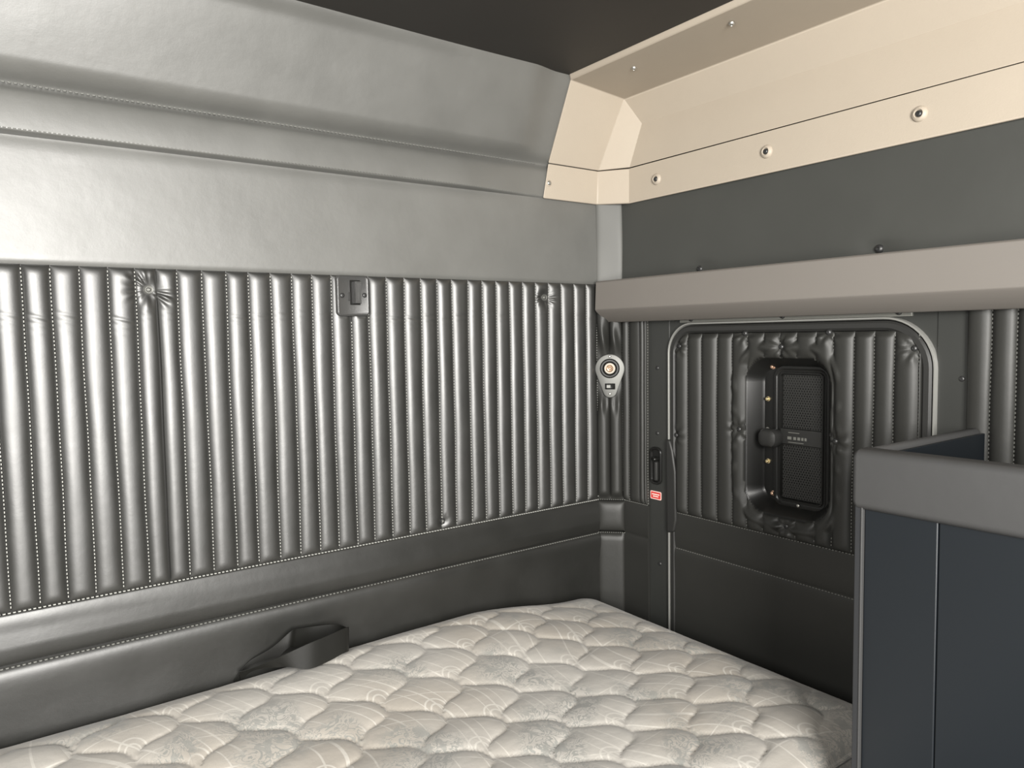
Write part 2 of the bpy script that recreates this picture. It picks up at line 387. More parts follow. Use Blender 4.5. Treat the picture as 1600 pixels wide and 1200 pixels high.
# ================================================================== PLEATED PANEL ON THE BACK WALL
XS = [.0591, .0952, .1316, .1689, .2061, .2371, .2671, .3045, .3421, .3785, .4163, .4531, .4889, .5246, .5615, .597, .6343, .6714, .7076, .7441, .7787, .8167, .851, .8856, .9208, .9555, .99, 1.0255, 1.062, 1.1004, 1.1369, 1.168]
x = XS[0] - .0365
while x > XL: XS.insert(0, x); x -= .0365
XS = np.array(XS)
BUT = [(.2245, .0797), (1.0133, .0804), (.7451, -.372)]
def wob(a, b): return .0014 * np.sin(b * 14 + a * 37) + .0008 * np.sin(b * 31 + a * 91)
def hash1(i, k=0): return np.modf(np.abs(np.sin(i * 12.9898 + k * 78.233) * 43758.5453))[0]
def pleats(XS, b_, H, zt, zb, k=20, wobble=.3, powr=.72, q=2.4):
    t = -np.cos(PI * np.arange(k) / k); cols = []; T = []; I = []
    for i in range(len(XS) - 1):
        for tt in t: cols.append(XS[i] + (tt + 1) / 2 * (XS[i + 1] - XS[i])); T.append(tt); I.append(i)
    cols.append(XS[-1]); T.append(1.); I.append(len(XS) - 2)
    cols, T, I = np.array(cols), np.array(T), np.array(I)
    A, B = np.meshgrid(cols, b_); TT = np.broadcast_to(T, A.shape); II = np.broadcast_to(I, A.shape)
    A2 = A + wobble * wob(A, B)
    hgt = H * (.88 + .24 * hash1(I * 1.7)) 
    Nn = hgt * (1 - np.abs(TT) ** q) ** powr
    edge = np.minimum(np.clip((zt - B) / .016, 0, 1), np.clip((B - zb) / .016, 0, 1))
    Nn = Nn * np.sqrt(1 - (1 - edge) ** 2)
    return A2, B, Nn, TT, II
b_ = np.concatenate([np.linspace(ZT, ZT - .02, 12), np.linspace(ZT - .0215, ZT - .085, 38), np.linspace(ZT - .088, ZP + .022, 120), np.linspace(ZP + .02, ZP, 10)])
A, B, N_, TT, II = pleats(XS, b_, .0078, ZT, ZP)
# creases across the pleats near the top, and slow unevenness
h1 = hash1(II * 3.1, 1); h2 = hash1(II * 5.3, 2)
for kk, (dz, am) in enumerate(((.0, .0012), (.011, .0009), (.021, .0006))):
    zc = .052 - .02 * h1 - dz - .008 * TT * (h2 - .3); N_ -= .55 * am * (.1 + h2 * h1 * 1.6) * np.exp(-((B - zc) / .0028) ** 2) * (1 - TT ** 4)
N_ *= 1 + +.012 * np.sin(B * 13 + II * 2.1) + .005 * np.sin(B * 51 + II * 1.3 + TT)
plate_d = rrsd(A, B, .562, .0755, .066, .078, .01)
N_ = np.where(plate_d < .0, np.minimum(N_, .007), np.minimum(N_, .007 + np.clip(plate_d, 0, 1) * .75))
for j, (sa, sb) in enumerate(BUT):
    da, db = A - sa, B - sb; r = np.hypot(da, db); th = np.arctan2(db, da)
    sg = .017 if j < 2 else .009
    N_ *= 1 - .92 * np.exp(-(r / sg) ** 2)
    def lobe(t0, w): return np.exp(-(np.angle(np.exp(1j * (th - math.radians(t0)))) / math.radians(w)) ** 2)
    if j == 0: dirs, far = ((128, 30, .0022, 15), (-28, 24, .0024, 15), (200, 24, .0010, 12), (-100, 40, .0010, 8)), .046
    elif j == 1: dirs, far = ((-10, 30, .0022, 14), (190, 30, .0018, 14), (-70, 40, .0010, 8)), .034
    else: dirs, far = ((80, 50, .0010, 10),), .02
    for t0, w_, am, fq in dirs:
        N_ += am * lobe(t0, w_) * np.cos((th - math.radians(t0)) * fq) * sstep(r, .006, .016) * sstep(far - r, 0, far * .5) * (1 - .6 * np.abs(TT) ** 6)
N_ = .003 + np.maximum(N_, -.001)
pp = empty('pleated_wall_panel', (.27, D, ZP), 'long black vinyl panel of narrow vertical stitched pleats across the back wall', 'wall panel')
obj('pleated_cover', *sheet(FB, A, B, N_, back=-.03), M['vinyl'], pp, angle=70)
parts = []
zz = np.linspace(ZT - .004, ZP + .004, 40)
for i, xx in enumerate(XS):
    if xx < XL + .01: continue
    if abs(xx - .5615) < .01: zz2 = np.linspace(.03, ZP + .004, 40)
    elif abs(xx - .2371) < .005: continue
    else: zz2 = zz
    parts.append(stitches(FB, np.stack([xx + .3 * wob(xx, zz2) - .0004, zz2, zz2 * 0 + .0042], 1), .0058, .0036, .0013))
xx = np.linspace(XL + .005, 1.168, 80)
parts.append(stitches(FB, np.stack([xx, xx * 0 + ZP, xx * 0 + .005], 1), .0062, .0042, .0016))
obj('stitching', *join(*parts), M['thread'], pp, smooth=False, recalc=False)
for j, (sa, sb) in enumerate(BUT):
    f = FB.at(sa, sb, .0035)
    r = .0074 if j < 2 else .006
    bs = obj('button_screw', *lathe(f, [(r, -.003), (r, .002), (r * .9, .0035), (r * .72, .003), (r * .66, .0018)], 24, capb=True), M['darkmetal'] if j == 2 else M['button'], pp)
    obj('screw_head', *dome(f, r * .55, .0035, .001), M['button'], bs)

# lower padded panel of the back wall
lp = empty('lower_wall_panel', (.27, D, -.95), 'smooth black vinyl strip with padded roll below the pleats, behind the mattress', 'wall panel')
def low_n(B):
    roll = np.where((B > ZB) & (B < ZP), .003 + .0105 * np.clip((ZP - B) / (ZP - ZB), 0, 1) ** .45 * np.clip((B - ZB) / .026, 0, 1) ** .5, 0)
    low = np.where(B <= ZB, .004 + .009 * (1 - np.exp(-(ZB - B) / .006)) * (1 - .45 * sstep(ZB - B, .015, .08)), 0)
    return np.where(B > ZB, roll, low)
b_ = np.concatenate([np.linspace(ZP - .001, ZB + .02, 18), np.linspace(ZB + .018, ZB - .03, 28), np.linspace(ZB - .035, -.95, 26)])
a_ = np.linspace(XL, 1.170, 120); A, B = np.meshgrid(a_, b_)
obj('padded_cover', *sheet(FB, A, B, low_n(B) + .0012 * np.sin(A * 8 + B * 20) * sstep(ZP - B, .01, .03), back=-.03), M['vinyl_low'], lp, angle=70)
xx = np.linspace(XL + .005, 1.168, 80)
obj('stitching', *stitches(FB, np.stack([xx, xx * 0 + ZB - .002, xx * 0 + .0072], 1), .0068, .0046, .0018), M['thread_dark'], lp, smooth=False, recalc=False)

# ================================================================== PLEATED STRIPS EACH SIDE OF THE DOOR
def side_strip(name, YS, zt, label, H, zb=ZP):
    e = empty(name, ((YS[0] + YS[-1]) / 2, 0, 0), label, 'wall panel')
    e.location = Vector(to_m(np.array([W, (YS[0] + YS[-1]) / 2, -.95]))); WORLD[e.name] = np.array(e.location)
    YS = np.array(YS)
    b_ = np.concatenate([np.linspace(zt, zb + .02, 60), np.linspace(zb + .018, zb, 10)])
    A, B, Nn, TT, II = pleats(YS, b_, H, zt, zb, 14, .3)
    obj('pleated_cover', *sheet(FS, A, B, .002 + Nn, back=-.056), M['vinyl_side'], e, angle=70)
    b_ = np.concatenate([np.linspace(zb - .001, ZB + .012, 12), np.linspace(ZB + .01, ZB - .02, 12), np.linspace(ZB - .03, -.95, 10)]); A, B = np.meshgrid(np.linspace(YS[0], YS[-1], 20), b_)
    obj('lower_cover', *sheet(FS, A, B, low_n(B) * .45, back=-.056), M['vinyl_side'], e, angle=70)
    zz = np.linspace(zt - .004, zb, 40); p = []
    for yy in YS[:-1]: p.append(stitches(FS, np.stack([yy + .3 * wob(yy, zz), zz, zz * 0 + .003], 1), .0062, .004, .0013))
    yy = np.linspace(YS[0], YS[-1], 12); p.append(stitches(FS, np.stack([yy, yy * 0 + zb, yy * 0 + .004], 1), .0062, .004, .0013))
    obj('stitching', *join(*p), M['thread_dark'], e, smooth=False, recalc=False)
side_strip('pleated_strip', [1.158, 1.1648, 1.1786, 1.2149, 1.2345], .05, 'narrow black pleated vinyl strip between the corner post and the door', .009)
ys = [.502]
while ys[-1] > -.3: ys.append(ys[-1] - .0335)
side_strip('pleated_strip', sorted(ys), .05, 'black pleated vinyl panel on the side wall behind the cabinet, right of the door', .0095)

# ================================================================== BAGGAGE DOOR
dr = empty('door_1', (W, cx, -.95), 'black pleated vinyl baggage door with rounded corners in the side wall', kind='structure')
def door_loop(off, n):
    """rounded door outline, larger radius at the top-right (near) corner"""
    P = []
    y0, y1, z0, z1 = DY0 - off, DY1 + off, -.93 - off, DZ1 + off
    for (cy, czz, r, a0) in ((y1, z1, .065, 0), (y0, z1, .085, 90), (y0, z0, .03, 180), (y1, z0, .03, 270)):
        r = max(r + off, .004)
        oy = cy - r if a0 in (0, 270) else cy + r; oz = czz - r if a0 in (0, 90) else czz + r
        for k in range(13):
            a = math.radians(a0 + 90 * k / 12); P.append((oy + r * math.cos(a), oz + r * math.sin(a)))
    P = np.array(P); return FS(P[:, 0], P[:, 1], n)
obj('edge_trim', *stack([door_loop(0, -.05), door_loop(0, .003), door_loop(-.0012, .0055), door_loop(-.0035, .0055), door_loop(-.005, .003), door_loop(-.0055, -.05)], ring=True), M['alu'], dr, label='pale metal edge trim')
obj('seal', *stack([door_loop(-.0065, -.05), door_loop(-.0065, .003), door_loop(-.010, .0065), door_loop(-.018, .0065), door_loop(-.0225, .002), door_loop(-.023, -.05)], ring=True), M['blackmatte'], dr)
YD = np.array(sorted([1.0765, 1.0415, 1.0051, .9655, .9282, .893, .8566, .8222, .7878, .7492, .7152, .6782, .6434, .6096, .5703, .5665]))
b_ = np.concatenate([np.linspace(-.0035, -.02, 10), np.linspace(-.023, ZP + .022, 110), np.linspace(ZP + .02, ZP, 10)])
A, B, N_, TT, II = pleats(YD, b_, .0095, -.0035, ZP, 16, .35)
VC = (.810, -.200); VW, VH, VR = .184, .306, .052
vd = rrsd(A, B, VC[0], VC[1], VW, VH, VR)
N_ = np.maximum(N_, .011 * np.exp(-((vd - .016) / .010) ** 2) * (.8 + .2 * np.sin(np.arctan2(B - VC[1], A - VC[0]) * 20))) * np.sqrt(np.clip((vd + .002) / .014, 0, 1))
# rounded top corners
ctop = rrsd(A, B, cx, cz, dw - .044, dh - .044, .0) ; 
sdl = np.maximum(rrsd(A, B, (DY0 + DY1) / 2, -.455, dw - .042, .908, .05), -1)
N_ *= np.sqrt(np.clip(-sdl / .012, 0, 1))
DS = [(.8997, -.0045, 0), (.7254, -.0045, 0), (.8192, -.0303, 1), (1.0642, -.0298, 0), (.579, -.0320, 1), (.9122, -.1927, 1), (.7105, -.1954, 1), (.8055, -.3656, 1), (1.0735, -.2205, 0)]
for sa, sb, k in DS:
    r = np.hypot(A - sa, B - sb); N_ *= 1 - .85 * np.exp(-(r / .011) ** 2)
    N_ += .0018 * np.exp(-((r - .016) / .009) ** 2) * np.cos(np.arctan2(B - sb, A - sa) * 7 + sa * 40)
N_ = .003 + np.maximum(N_, -.001)
Am = (A[:-1, :-1] + A[1:, 1:]) / 2; Bm = (B[:-1, :-1] + B[1:, 1:]) / 2
mask = (rrsd(Am, Bm, VC[0], VC[1], VW - .006, VH - .006, VR - .003) > 0) & (rrsd(Am, Bm, (DY0 + DY1) / 2, -.455, dw - .040, .910, .05) < 0)
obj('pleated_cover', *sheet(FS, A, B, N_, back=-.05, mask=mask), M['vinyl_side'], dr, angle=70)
obj('door_slab', *box(FS, DY0 + .02, DY1 - .02, -.93, ZC * 0 - .02, -.057, -.046), M['blackmatte'], dr, smooth=False)
b_ = np.concatenate([np.linspace(ZP - .001, ZB + .012, 14), np.linspace(ZB + .01, ZB - .025, 16), np.linspace(ZB - .03, -.91, 12)])
A, B = np.meshgrid(np.linspace(DY0 + .0225, DY1 - .0225, 40), b_)
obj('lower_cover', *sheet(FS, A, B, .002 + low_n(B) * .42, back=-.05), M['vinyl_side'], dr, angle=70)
p = []
zz = np.linspace(-.008, ZP + .004, 40)
for yy in YD[1:-1]:
    if abs(yy - VC[0]) < VW / 2 + .004:
        for z0, z1 in ((-.008, -.036), (-.366, ZP + .004)): z3 = np.linspace(z0, z1, 6); p.append(stitches(FS, np.stack([yy + .35 * wob(yy, z3), z3, z3 * 0 + .004], 1), .006, .0038, .0012))
    else: p.append(stitches(FS, np.stack([yy + .35 * wob(yy, zz), zz, zz * 0 + .004], 1), .006, .0038, .0012))
yy = np.linspace(YD[0], YD[-1], 20)
for z in (ZP, ZB - .001): p.append(stitches(FS, np.stack([yy, yy * 0 + z, yy * 0 + .0045], 1), .0062, .004, .0013))
obj('stitching', *join(*p), M['thread_dark'], dr, smooth=False, recalc=False)
for sa, sb, k in DS: screw('cover_screw', FS, sa, sb, .004, .0055, .0055, M['darkmetal'], dr)
obj('hinge_cover', *prism(FS, [(1.0985, -.232), (1.088, -.232), (1.080, -.255), (1.072, -.30), (1.070, -.405), (1.076, -.432), (1.0965, -.438)], -.002, .011), M['blackmatte'], dr, bevel=.004)

# vent / window unit set into the door
vt = empty('vent_unit', (W, VC[0], VC[1] - VH / 2), 'rounded glossy black recessed vent with two mesh grilles and a knob in the side door', 'vent')
f = FS.at(VC[0], VC[1])
obj('recessed_surround', *rr(f, VW, VH, VR, [(.003, -.002), (.003, .002), (.001, .004), (-.002, .003), (-.006, 0), (-.020, -.026), (-.024, -.030), (-.060, -.030), (-.060, -.040), (.0, -.040)], ring=True, seg=10), M['blackpl'], vt)
gy0, gy1, gz0, gz1 = .742, .8505, -.333, -.070
g = FS.at((gy0 + gy1) / 2, (gz0 + gz1) / 2, -.030); gw, gh = gy1 - gy0, gz1 - gz0
fo = obj('vent_frame', *rr(g, gw, gh, .018, [(.004, -.005), (.004, .004), (.0025, .006), (-.002, .006), (-.0035, .0045), (-.005, .004), (-.008, .004), (-.009, .007), (-.0115, .007), (-.013, .003), (-.013, -.005)], ring=True), M['blackpl'], vt)
obj('crossbar', *box(FS, gy0 + .008, gy1 - .008, -.216, -.186, -.037, -.0245), M['blackmatte'], vt, bevel=.002)
obj('back_plate', *box(FS, gy0 - .004, gy1 + .004, gz0, gz1, -.0405, -.036), M['blackmatte'], vt, smooth=False)
def grille(z0, z1):
    p = []; sp = .0052; r = .0017
    y0, y1 = gy0 + .014, gy1 - .014; fr = FS
    # perforated sheet: hexagon-holed tiles
    nx = int((y1 - y0) / sp); nz = int((z1 - z0) / (sp * .866)); V = []; F = []
    sp = (y1 - y0) / nx; sz = (z1 - z0) / nz
    for j in range(nz):
        for i in range(nx):
            c = np.array([y0 + (i + .5) * sp, z0 + (j + .5) * sz]); o = sp * .25 * (1 if j % 2 else -1) * .9
            sq = [(-.5, -.5), (0, -.5), (.5, -.5), (.5, 0), (.5, .5), (0, .5), (-.5, .5), (-.5, 0)]
            k = len(V)
            for sxx, szz in sq: V.append(fr(c[0] + sxx * sp, c[1] + szz * sz, -.0285))
            for q in range(8):
                a = math.atan2(sq[q][1], sq[q][0]); V.append(fr(c[0] + o + r * math.cos(a) * .85, c[1] + r * math.sin(a), -.0285))
            for q in range(8): V.append(fr(c[0] + o + r * math.cos(math.atan2(sq[q][1], sq[q][0])) * .85, c[1] + r * math.sin(math.atan2(sq[q][1], sq[q][0])), -.0330))
            for q in range(8):
                q2_ = (q + 1) % 8; F.append((k + q, k + q2_, k + 8 + q2_, k + 8 + q)); F.append((k + 8 + q, k + 8 + q2_, k + 16 + q2_, k + 16 + q))
    return np.array(V), F
for z0, z1 in ((-.185, -.084), (-.319, -.217)):
    obj('mesh_grille', *grille(z0, z1), M['blackmatte'], vt, smooth=False)
# knob
k = FS.at(.852, -.205, -.029)
pts = rrpts(.042, .036, .014, 8)
obj('knob', *stack([k(*(pts * s).T, n) for s, n in ((.8, 0), (.92, .008), (1., .018), (.98, .024), (.86, .030), (.6, .033), (.3, .034))]), M['blackmatte'], vt)
pr = []
for i, (y, w) in enumerate(((.8195, .008), (.8085, .0055), (.8000, .0055), (.7925, .004), (.7860, .004))): pr.append(box(FS, y - w / 2, y + w / 2, -.206, -.2005, -.0248, -.0238))
pr.append(box(FS, .799, .822, -.1935, -.1922, -.0248, -.0238))
pr.append(box(FS, .790, .822, -.2118, -.2106, -.0248, -.0238))
obj('printed_marks', *join(*pr), M['plate'], vt, smooth=False)
for (y, z, m) in ((.8601, -.0696, 'copper'), (.8013, -.0621, 'steel'), (.871, -.1322, 'brass'), (.872, -.1925, 'steel'), (.8701, -.2541, 'brass'), (.8581, -.3155, 'copper'), (.8012, -.3300, 'steel')):
    fsc = FS.at(y - .001, z, -.0305)
    s_ = obj('vent_screw', *lathe(fsc, [(.0048, 0), (.0048, .002), (.003, .0025), (.003, .0075), (.0012, .0085)], 14), M[m], vt, label={'copper': 'copper coloured screw', 'brass': 'brass screw', 'steel': 'steel screw'}[m])

# recessed latch in the metal strip, red label beneath
la = empty('recessed_latch', (W, 1.137, -.338), 'small black recessed latch in the metal strip left of the door, above the red label', 'latch')
f = FS.at(1.137, -.296)
obj('latch_pocket', *rr(f, .029, .078, .011, [(.003, -.001), (.003, .0015), (.001, .003), (-.002, .0025), (-.004, -.001), (-.004, -.001), (-.005, -.002)], capa=True, capb=True), M['blackpl'], la)
obj('latch_lever', *rr(FS.at(1.135, -.308, -.001), .008, .044, .004, [(0, -.001), (0, .004), (-.0015, .006)]), M['blackmatte'], la)
obj('latch_knob', *dome(FS.at(1.136, -.281, -.001), .0058, .011), M['blackpl'], la)
rl = empty('warning_label', (W, 1.139, -.373), 'small red label with pale border and two lines of print, below the recessed latch', 'label')
f = FS.at(1.139, -.3635, -.0022)
obj('label_border', *rr(f, .0325, .0185, .003, [(0, 0), (0, .0008)]), M['pink'], rl)
obj('label_field', *rr(f, .0285, .0145, .0015, [(0, .0007), (0, .0011)]), M['red'], rl)
pr = []
for z, ws in ((.0022, (.004, .0025, .0045, .003, .004)), (-.0025, (.003, .0035, .002, .004))):
    y = -(sum(ws) + .0009 * (len(ws) - 1)) / 2
    for w in ws: pr.append(box(f, y, y + w, z - .0011, z + .0011, .001, .0014)); y += w + .0009
obj('label_print', *join(*pr), M['white'], rl, smooth=False)

# ================================================================== OVERHEAD BEIGE TRIM
ot = empty('overhead_trim', (1.12, 1.2, Z2), 'beige moulded overhead trim with angled corner, above the shelf under the ceiling', 'trim')
Y0 = -.35
LP = lambda x, z: (x, 1.2705 - LEAN * (z - Z1), z)
band_b, band_t = .2935, .3685
bb = [(1.0085, 1.268, band_b), (1.0240, 1.268, band_t), (1.1655, 1.268, band_b), (1.1690, 1.268, band_t), (1.203, 1.204, band_b - .004), (1.203, 1.203, band_t - .002), (1.203, Y0, band_b), (1.203, Y0, band_t)]
up_ = [LP(1.0258, .3694), LP(1.1715, .3694), (1.2095, 1.2085, .3694), (1.2095, Y0, .3694),
       LP(1.0320, .5270), (1.1920, 1.2055, .5163), (1.2170, 1.1767, .4605), (1.2170, Y0, .4490), (1.1920, Y0, .5200), (1.0310, Y0, .5270), LP(1.0255, .5362), (1.0276, Y0, .5362)]
def solid(V, F, off, ):
    """thicken an open shell away from the room"""
    V = np.array(V, float); k = len(V); V2 = V + np.array(off)
    e = {}
    for f_ in F:
        for i in range(len(f_)): e[(f_[i], f_[(i + 1) % len(f_)])] = 1
    edge = [q for q in e if (q[1], q[0]) not in e]
    return np.concatenate([V, V2]), list(F) + [tuple(i + k for i in f_[::-1]) for f_ in F] + [(q[1], q[0], q[0] + k, q[1] + k) for q in edge]
obj('lower_band', *solid(bb, [(0, 2, 3, 1), (2, 4, 5, 3), (4, 6, 7, 5)], (.006, .007, -.0)), M['beige'], ot, bevel=.0022, angle=25)
F = [(0, 1, 5, 4), (1, 2, 6, 5), (2, 3, 7, 6), (5, 6, 7, 8), (4, 5, 8, 9), (4, 9, 11, 10)]
obj('niche_shell', *solid(up_, F, (.004, .007, .0035)), M['beige'], ot, bevel=.0022, angle=25)
FTB = Fr((1.203, 0, 0), (0, 1, 0), (0, 0, 1), (-1, 0, 0))
for y, z in ((1.1207, .3281), (.8478, .3299), (.5741, .3309), (.25, .332)):
    w_ = obj('screw_cup', *lathe(FTB.at(y, z), [(.0125, -.001), (.0122, .001), (.0102, .0040), (.0070, .0052), (.0060, .0042), (.0055, .003)], 24), M['beige'], ot)
    obj('screw', *dome(FTB.at(y, z), .0052, .0035, .0025), M['darkmetal'], w_, label='dark screw')
f = Fr((1.0245, 1.268, .3266), (1, 0, 0), (0, 0, 1), (0, -1, 0))
w_ = obj('screw_cup', *lathe(f, [(.0075, -.001), (.0072, .001), (.0055, .002)], 20), M['beige'], ot)
obj('screw', *dome(f, .0052, .003, .001), M['steel'], w_)
for x, y in ((1.085, 1.070), (1.072, .826), (1.072, .60)):
    obj('screw', *dome(Fr((x, y, .5222), (1, 0, 0), (0, 1, 0), (0, 0, -1)), .0055, .005, -.002), M['steel'], ot)

# ================================================================== SHELF
sh = [(1.150, .1155), (1.150, .0535), (1.154, .049), (1.186, .0265), (1.190, .0250), (1.198, .0250), (1.198, .1155), (1.1985, .1195), (1.155, .1185)]
L0 = np.array([(x, 1.262, z) for x, z in sh]); 
L0[:, 1] = [1.2585, 1.2625, 1.2635, 1.269, 1.2695, 1.2695, 1.2630, 1.2625, 1.2585]
L0[:, 1] = np.minimum(L0[:, 1], 1.262 + (L0[:, 0] - 1.15) * .0)
L1 = np.array([(x, -.35, z) for x, z in sh])
so = obj('shelf_fascia', *stack([L0, L1]), M['shelf'], bevel=.0015, angle=25)
tag(so, 'long taupe shelf front with sloped lower edge, above the side door', 'shelf')

# ================================================================== LAMP ON THE POST, LATCH PLATE ON THE BACK WALL
lm = empty('reading_lamp', tuple(FP(0, -.148, 0)), 'silver teardrop reading lamp with black socket and bulb on the corner post', 'lamp')
f = FP.at(-.0005, -.0815, .0135)
def teardrop(s=1.):
    R, r2, d = .0335, .0155, -.0515
    al = math.acos((R - r2) / abs(d))
    P = [(R * math.cos(t), R * math.sin(t)) for t in np.linspace(-PI / 2 + al, 1.5 * PI - al, 30)]
    P += [(r2 * math.cos(t), d + r2 * math.sin(t)) for t in np.linspace(1.5 * PI - al, 1.5 * PI + al, 12)]
    return np.array(P)
td = teardrop()
obj('lamp_plate', *outline(f, td, [(1., -.016), (1., .002), (.985, .0035), (.95, .004)]), M['silver'], lm)
sock = obj('socket_ring', *lathe(f.at(0, .001), [(.0225, .003), (.0225, .007), (.020, .010), (.0165, .010), (.0145, .006), (.0125, .0045)], 32), M['blackpl'], lm)
lens = obj('bulb_lens', *lathe(f.at(0, .001), [(.0125, .004), (.0125, .009), (.0105, .0105), (.0088, .0095)], 28), M['lens'], lm)
obj('bulb', *lathe(f.at(0, .001), [(.0088, .009), (.0085, .0115), (.006, .0135), (.0035, .0128), (.002, .0145), (.0008, .015)], 24), M['bulb'], lens)
sw = obj('switch_housing', *rr(f.at(.0005, -.0405, .0035), .023, .0135, .001, [(0, 0), (0, .003), (-.0012, .0035), (-.0014, .0015), (-.002, .001)]), M['blackpl'], lm)
obj('switch_rocker', *rr(f.at(-.003, -.0405, .0045), .0105, .0085, .001, [(0, 0), (0, .002), (-.001, .0045)]), M['button'], sw)
for b in (.0285, -.0575): obj('lamp_screw', *dome(f.at(0, b, .0035), .0034, .0025), M['steel'], lm)

lk = empty('latch_plate', (.562, D, .037), 'square textured black latch plate with slotted tab on top edge of pleated panel', 'latch')
f = FB.at(.562, .0755, .0095)
obj('plate', *rr(f, .0625, .0735, .008, [(0, -.008), (0, .005), (-.001, .0065), (-.0025, .0072), (-.0035, .0066)]), M['texblack'], lk)
obj('slot', *box(f, -.0065, .0135, -.0165, .0285, .0058, .0070), M['blackpl'], lk, smooth=False)
tb = obj('latch_tab', *rr(f.at(.0062, .0060, .0062), .0125, .040, .0012, [(0, 0), (0, .008), (-.0008, .0095), (-.0025, .0095), (-.003, .0088)]), M['texblack'], lk)
obj('slot_lip', *box(f, -.0100, -.0060, -.009, .006, .006, .0085), M['blackmatte'], lk, bevel=.0006)
for a, b in ((-.0215, .0005), (.022, .0015)): obj('plate_screw', *dome(f.at(a, b, .0064), .0045, .0028), M['darkmetal'], lk)

# ================================================================== MATTRESS
MX0, MX1, MY0, MY1, MZ = XL + .03, 1.122, .560, 1.2615, -.597
CR = .045; ER = .020
nx, ny = 430, 215
gx = np.linspace(MX0, MX1, nx); tt = np.linspace(0, 1, ny)
gy = MY0 + (MY1 - MY0) * tt
X, Y = np.meshgrid(gx, gy)
# rounded plan corners: pull the grid onto the rounded rectangle
for cx_, sx_ in ((MX0 + CR, -1), (MX1 - CR, 1)):
    for cy_, sy_ in ((MY0 + CR, -1), (MY1 - CR, 1)):
        u = (X - cx_) * sx_; v = (Y - cy_) * sy_; ins = (u > 0) & (v > 0)
        mxv = np.maximum(u, v); r = np.hypot(u, v); k = np.where(ins & (r > 1e-9), mxv / np.maximum(r, 1e-9), 1.)
        X = np.where(ins, cx_ + u * k * sx_, X); Y = np.where(ins, cy_ + v * k * sy_, Y)
d = -rrsd(X, Y, (MX0 + MX1) / 2, (MY0 + MY1) / 2, MX1 - MX0, MY1 - MY0, CR)
# ogee quilting lattice
O = np.array([.4943, 1.0332]); a_v = np.array([.0685, -.0655]); b_v = np.array([-.0690, -.0625])
Mi = np.linalg.inv(np.stack([a_v, b_v], 1)); dx, dy = X - O[0], Y - O[1]
u = Mi[0, 0] * dx + Mi[0, 1] * dy; v = Mi[1, 0] * dx + Mi[1, 1] * dy
uu, vv = u, v
for _ in range(3):
    uu, vv = u - .085 * np.sin(2 * PI * vv) + .04 * (np.abs(np.sin(PI * vv))), v - .05 * np.sin(2 * PI * uu) + .075 * np.abs(np.sin(PI * uu))
fu, fv = uu - np.floor(uu), vv - np.floor(vv)
pil = (np.clip(4 * fu * (1 - fu), 0, 1) ** .26) * (np.clip(4 * fv * (1 - fv), 0, 1) ** .26)
hq = hash1(np.floor(uu) * 1.3 + np.floor(vv) * 7.7)
Zt = MZ + pil * (.0120 + .003 * (hq - .5)) * sstep(d, .004, .06) - .003
Zt += .004 * np.sin(X * 5 + 1) * np.sin(Y * 4) + .031 * sstep(Y, .92, 1.21) * (1 - sstep(X, .78, 1.08))
dd = np.clip(d / ER, 0, 1)
Zt -= ER * .8 * (1 - np.sqrt(np.clip(1 - (1 - dd) ** 2, 0, 1)))
V = np.stack([X, Y, Zt], -1)
FWi = Fr((0, 0, 0), (1, 0, 0), (0, 1, 0), (0, 0, 1))
ms = empty('mattress', ((MX0 + MX1) / 2, (MY0 + MY1) / 2, -.745), 'cream quilted mattress with pale damask pattern on the bunk', 'mattress')
qt = obj('quilted_top', *sheet(FWi, X, Y, Zt, back=-.655), M['ticking'], ms, angle=80)
at = qt.data.attributes.new('quilt', 'FLOAT2', 'POINT'); q_ = np.zeros((len(qt.data.vertices), 2), np.float32)
q_[:X.size, 0] = uu.ravel(); q_[:X.size, 1] = vv.ravel(); at.data.foreach_set('vector', q_.ravel())
mc = ((MX0 + MX1) / 2, (MY0 + MY1) / 2)
fm = Fr((mc[0], mc[1], 0), (1, 0, 0), (0, 1, 0), (0, 0, 1))
MWd, MHt = MX1 - MX0, MY1 - MY0
obj('side_border', *rr(fm, MWd, MHt, CR, [(-.02, -.738), (-.004, -.734), (.002, -.70), (.002, -.67), (-.001, -.650), (-.03, -.648)], seg=10), M['greyfab'], ms, label='grey fabric mattress border')
def ringtube(off, z, r, m, name):
    return obj(name, *rr(fm, MWd, MHt, CR, [(off + r * math.cos(t), z + r * math.sin(t)) for t in np.arange(8) * PI / 4], ring=True, seg=10), m, ms)
ringtube(.0015, -.6195, .0035, M['ticking'], 'piping'); ringtube(.0015, -.652, .0035, M['ticking'], 'piping')
bk = obj('bunk_base', *box(FW, XL + .002, W - .03, .53, D - .03, FLOOR, -.746), M['base'], bevel=.004)
tag(bk, 'dark bunk platform under the mattress', 'bunk')

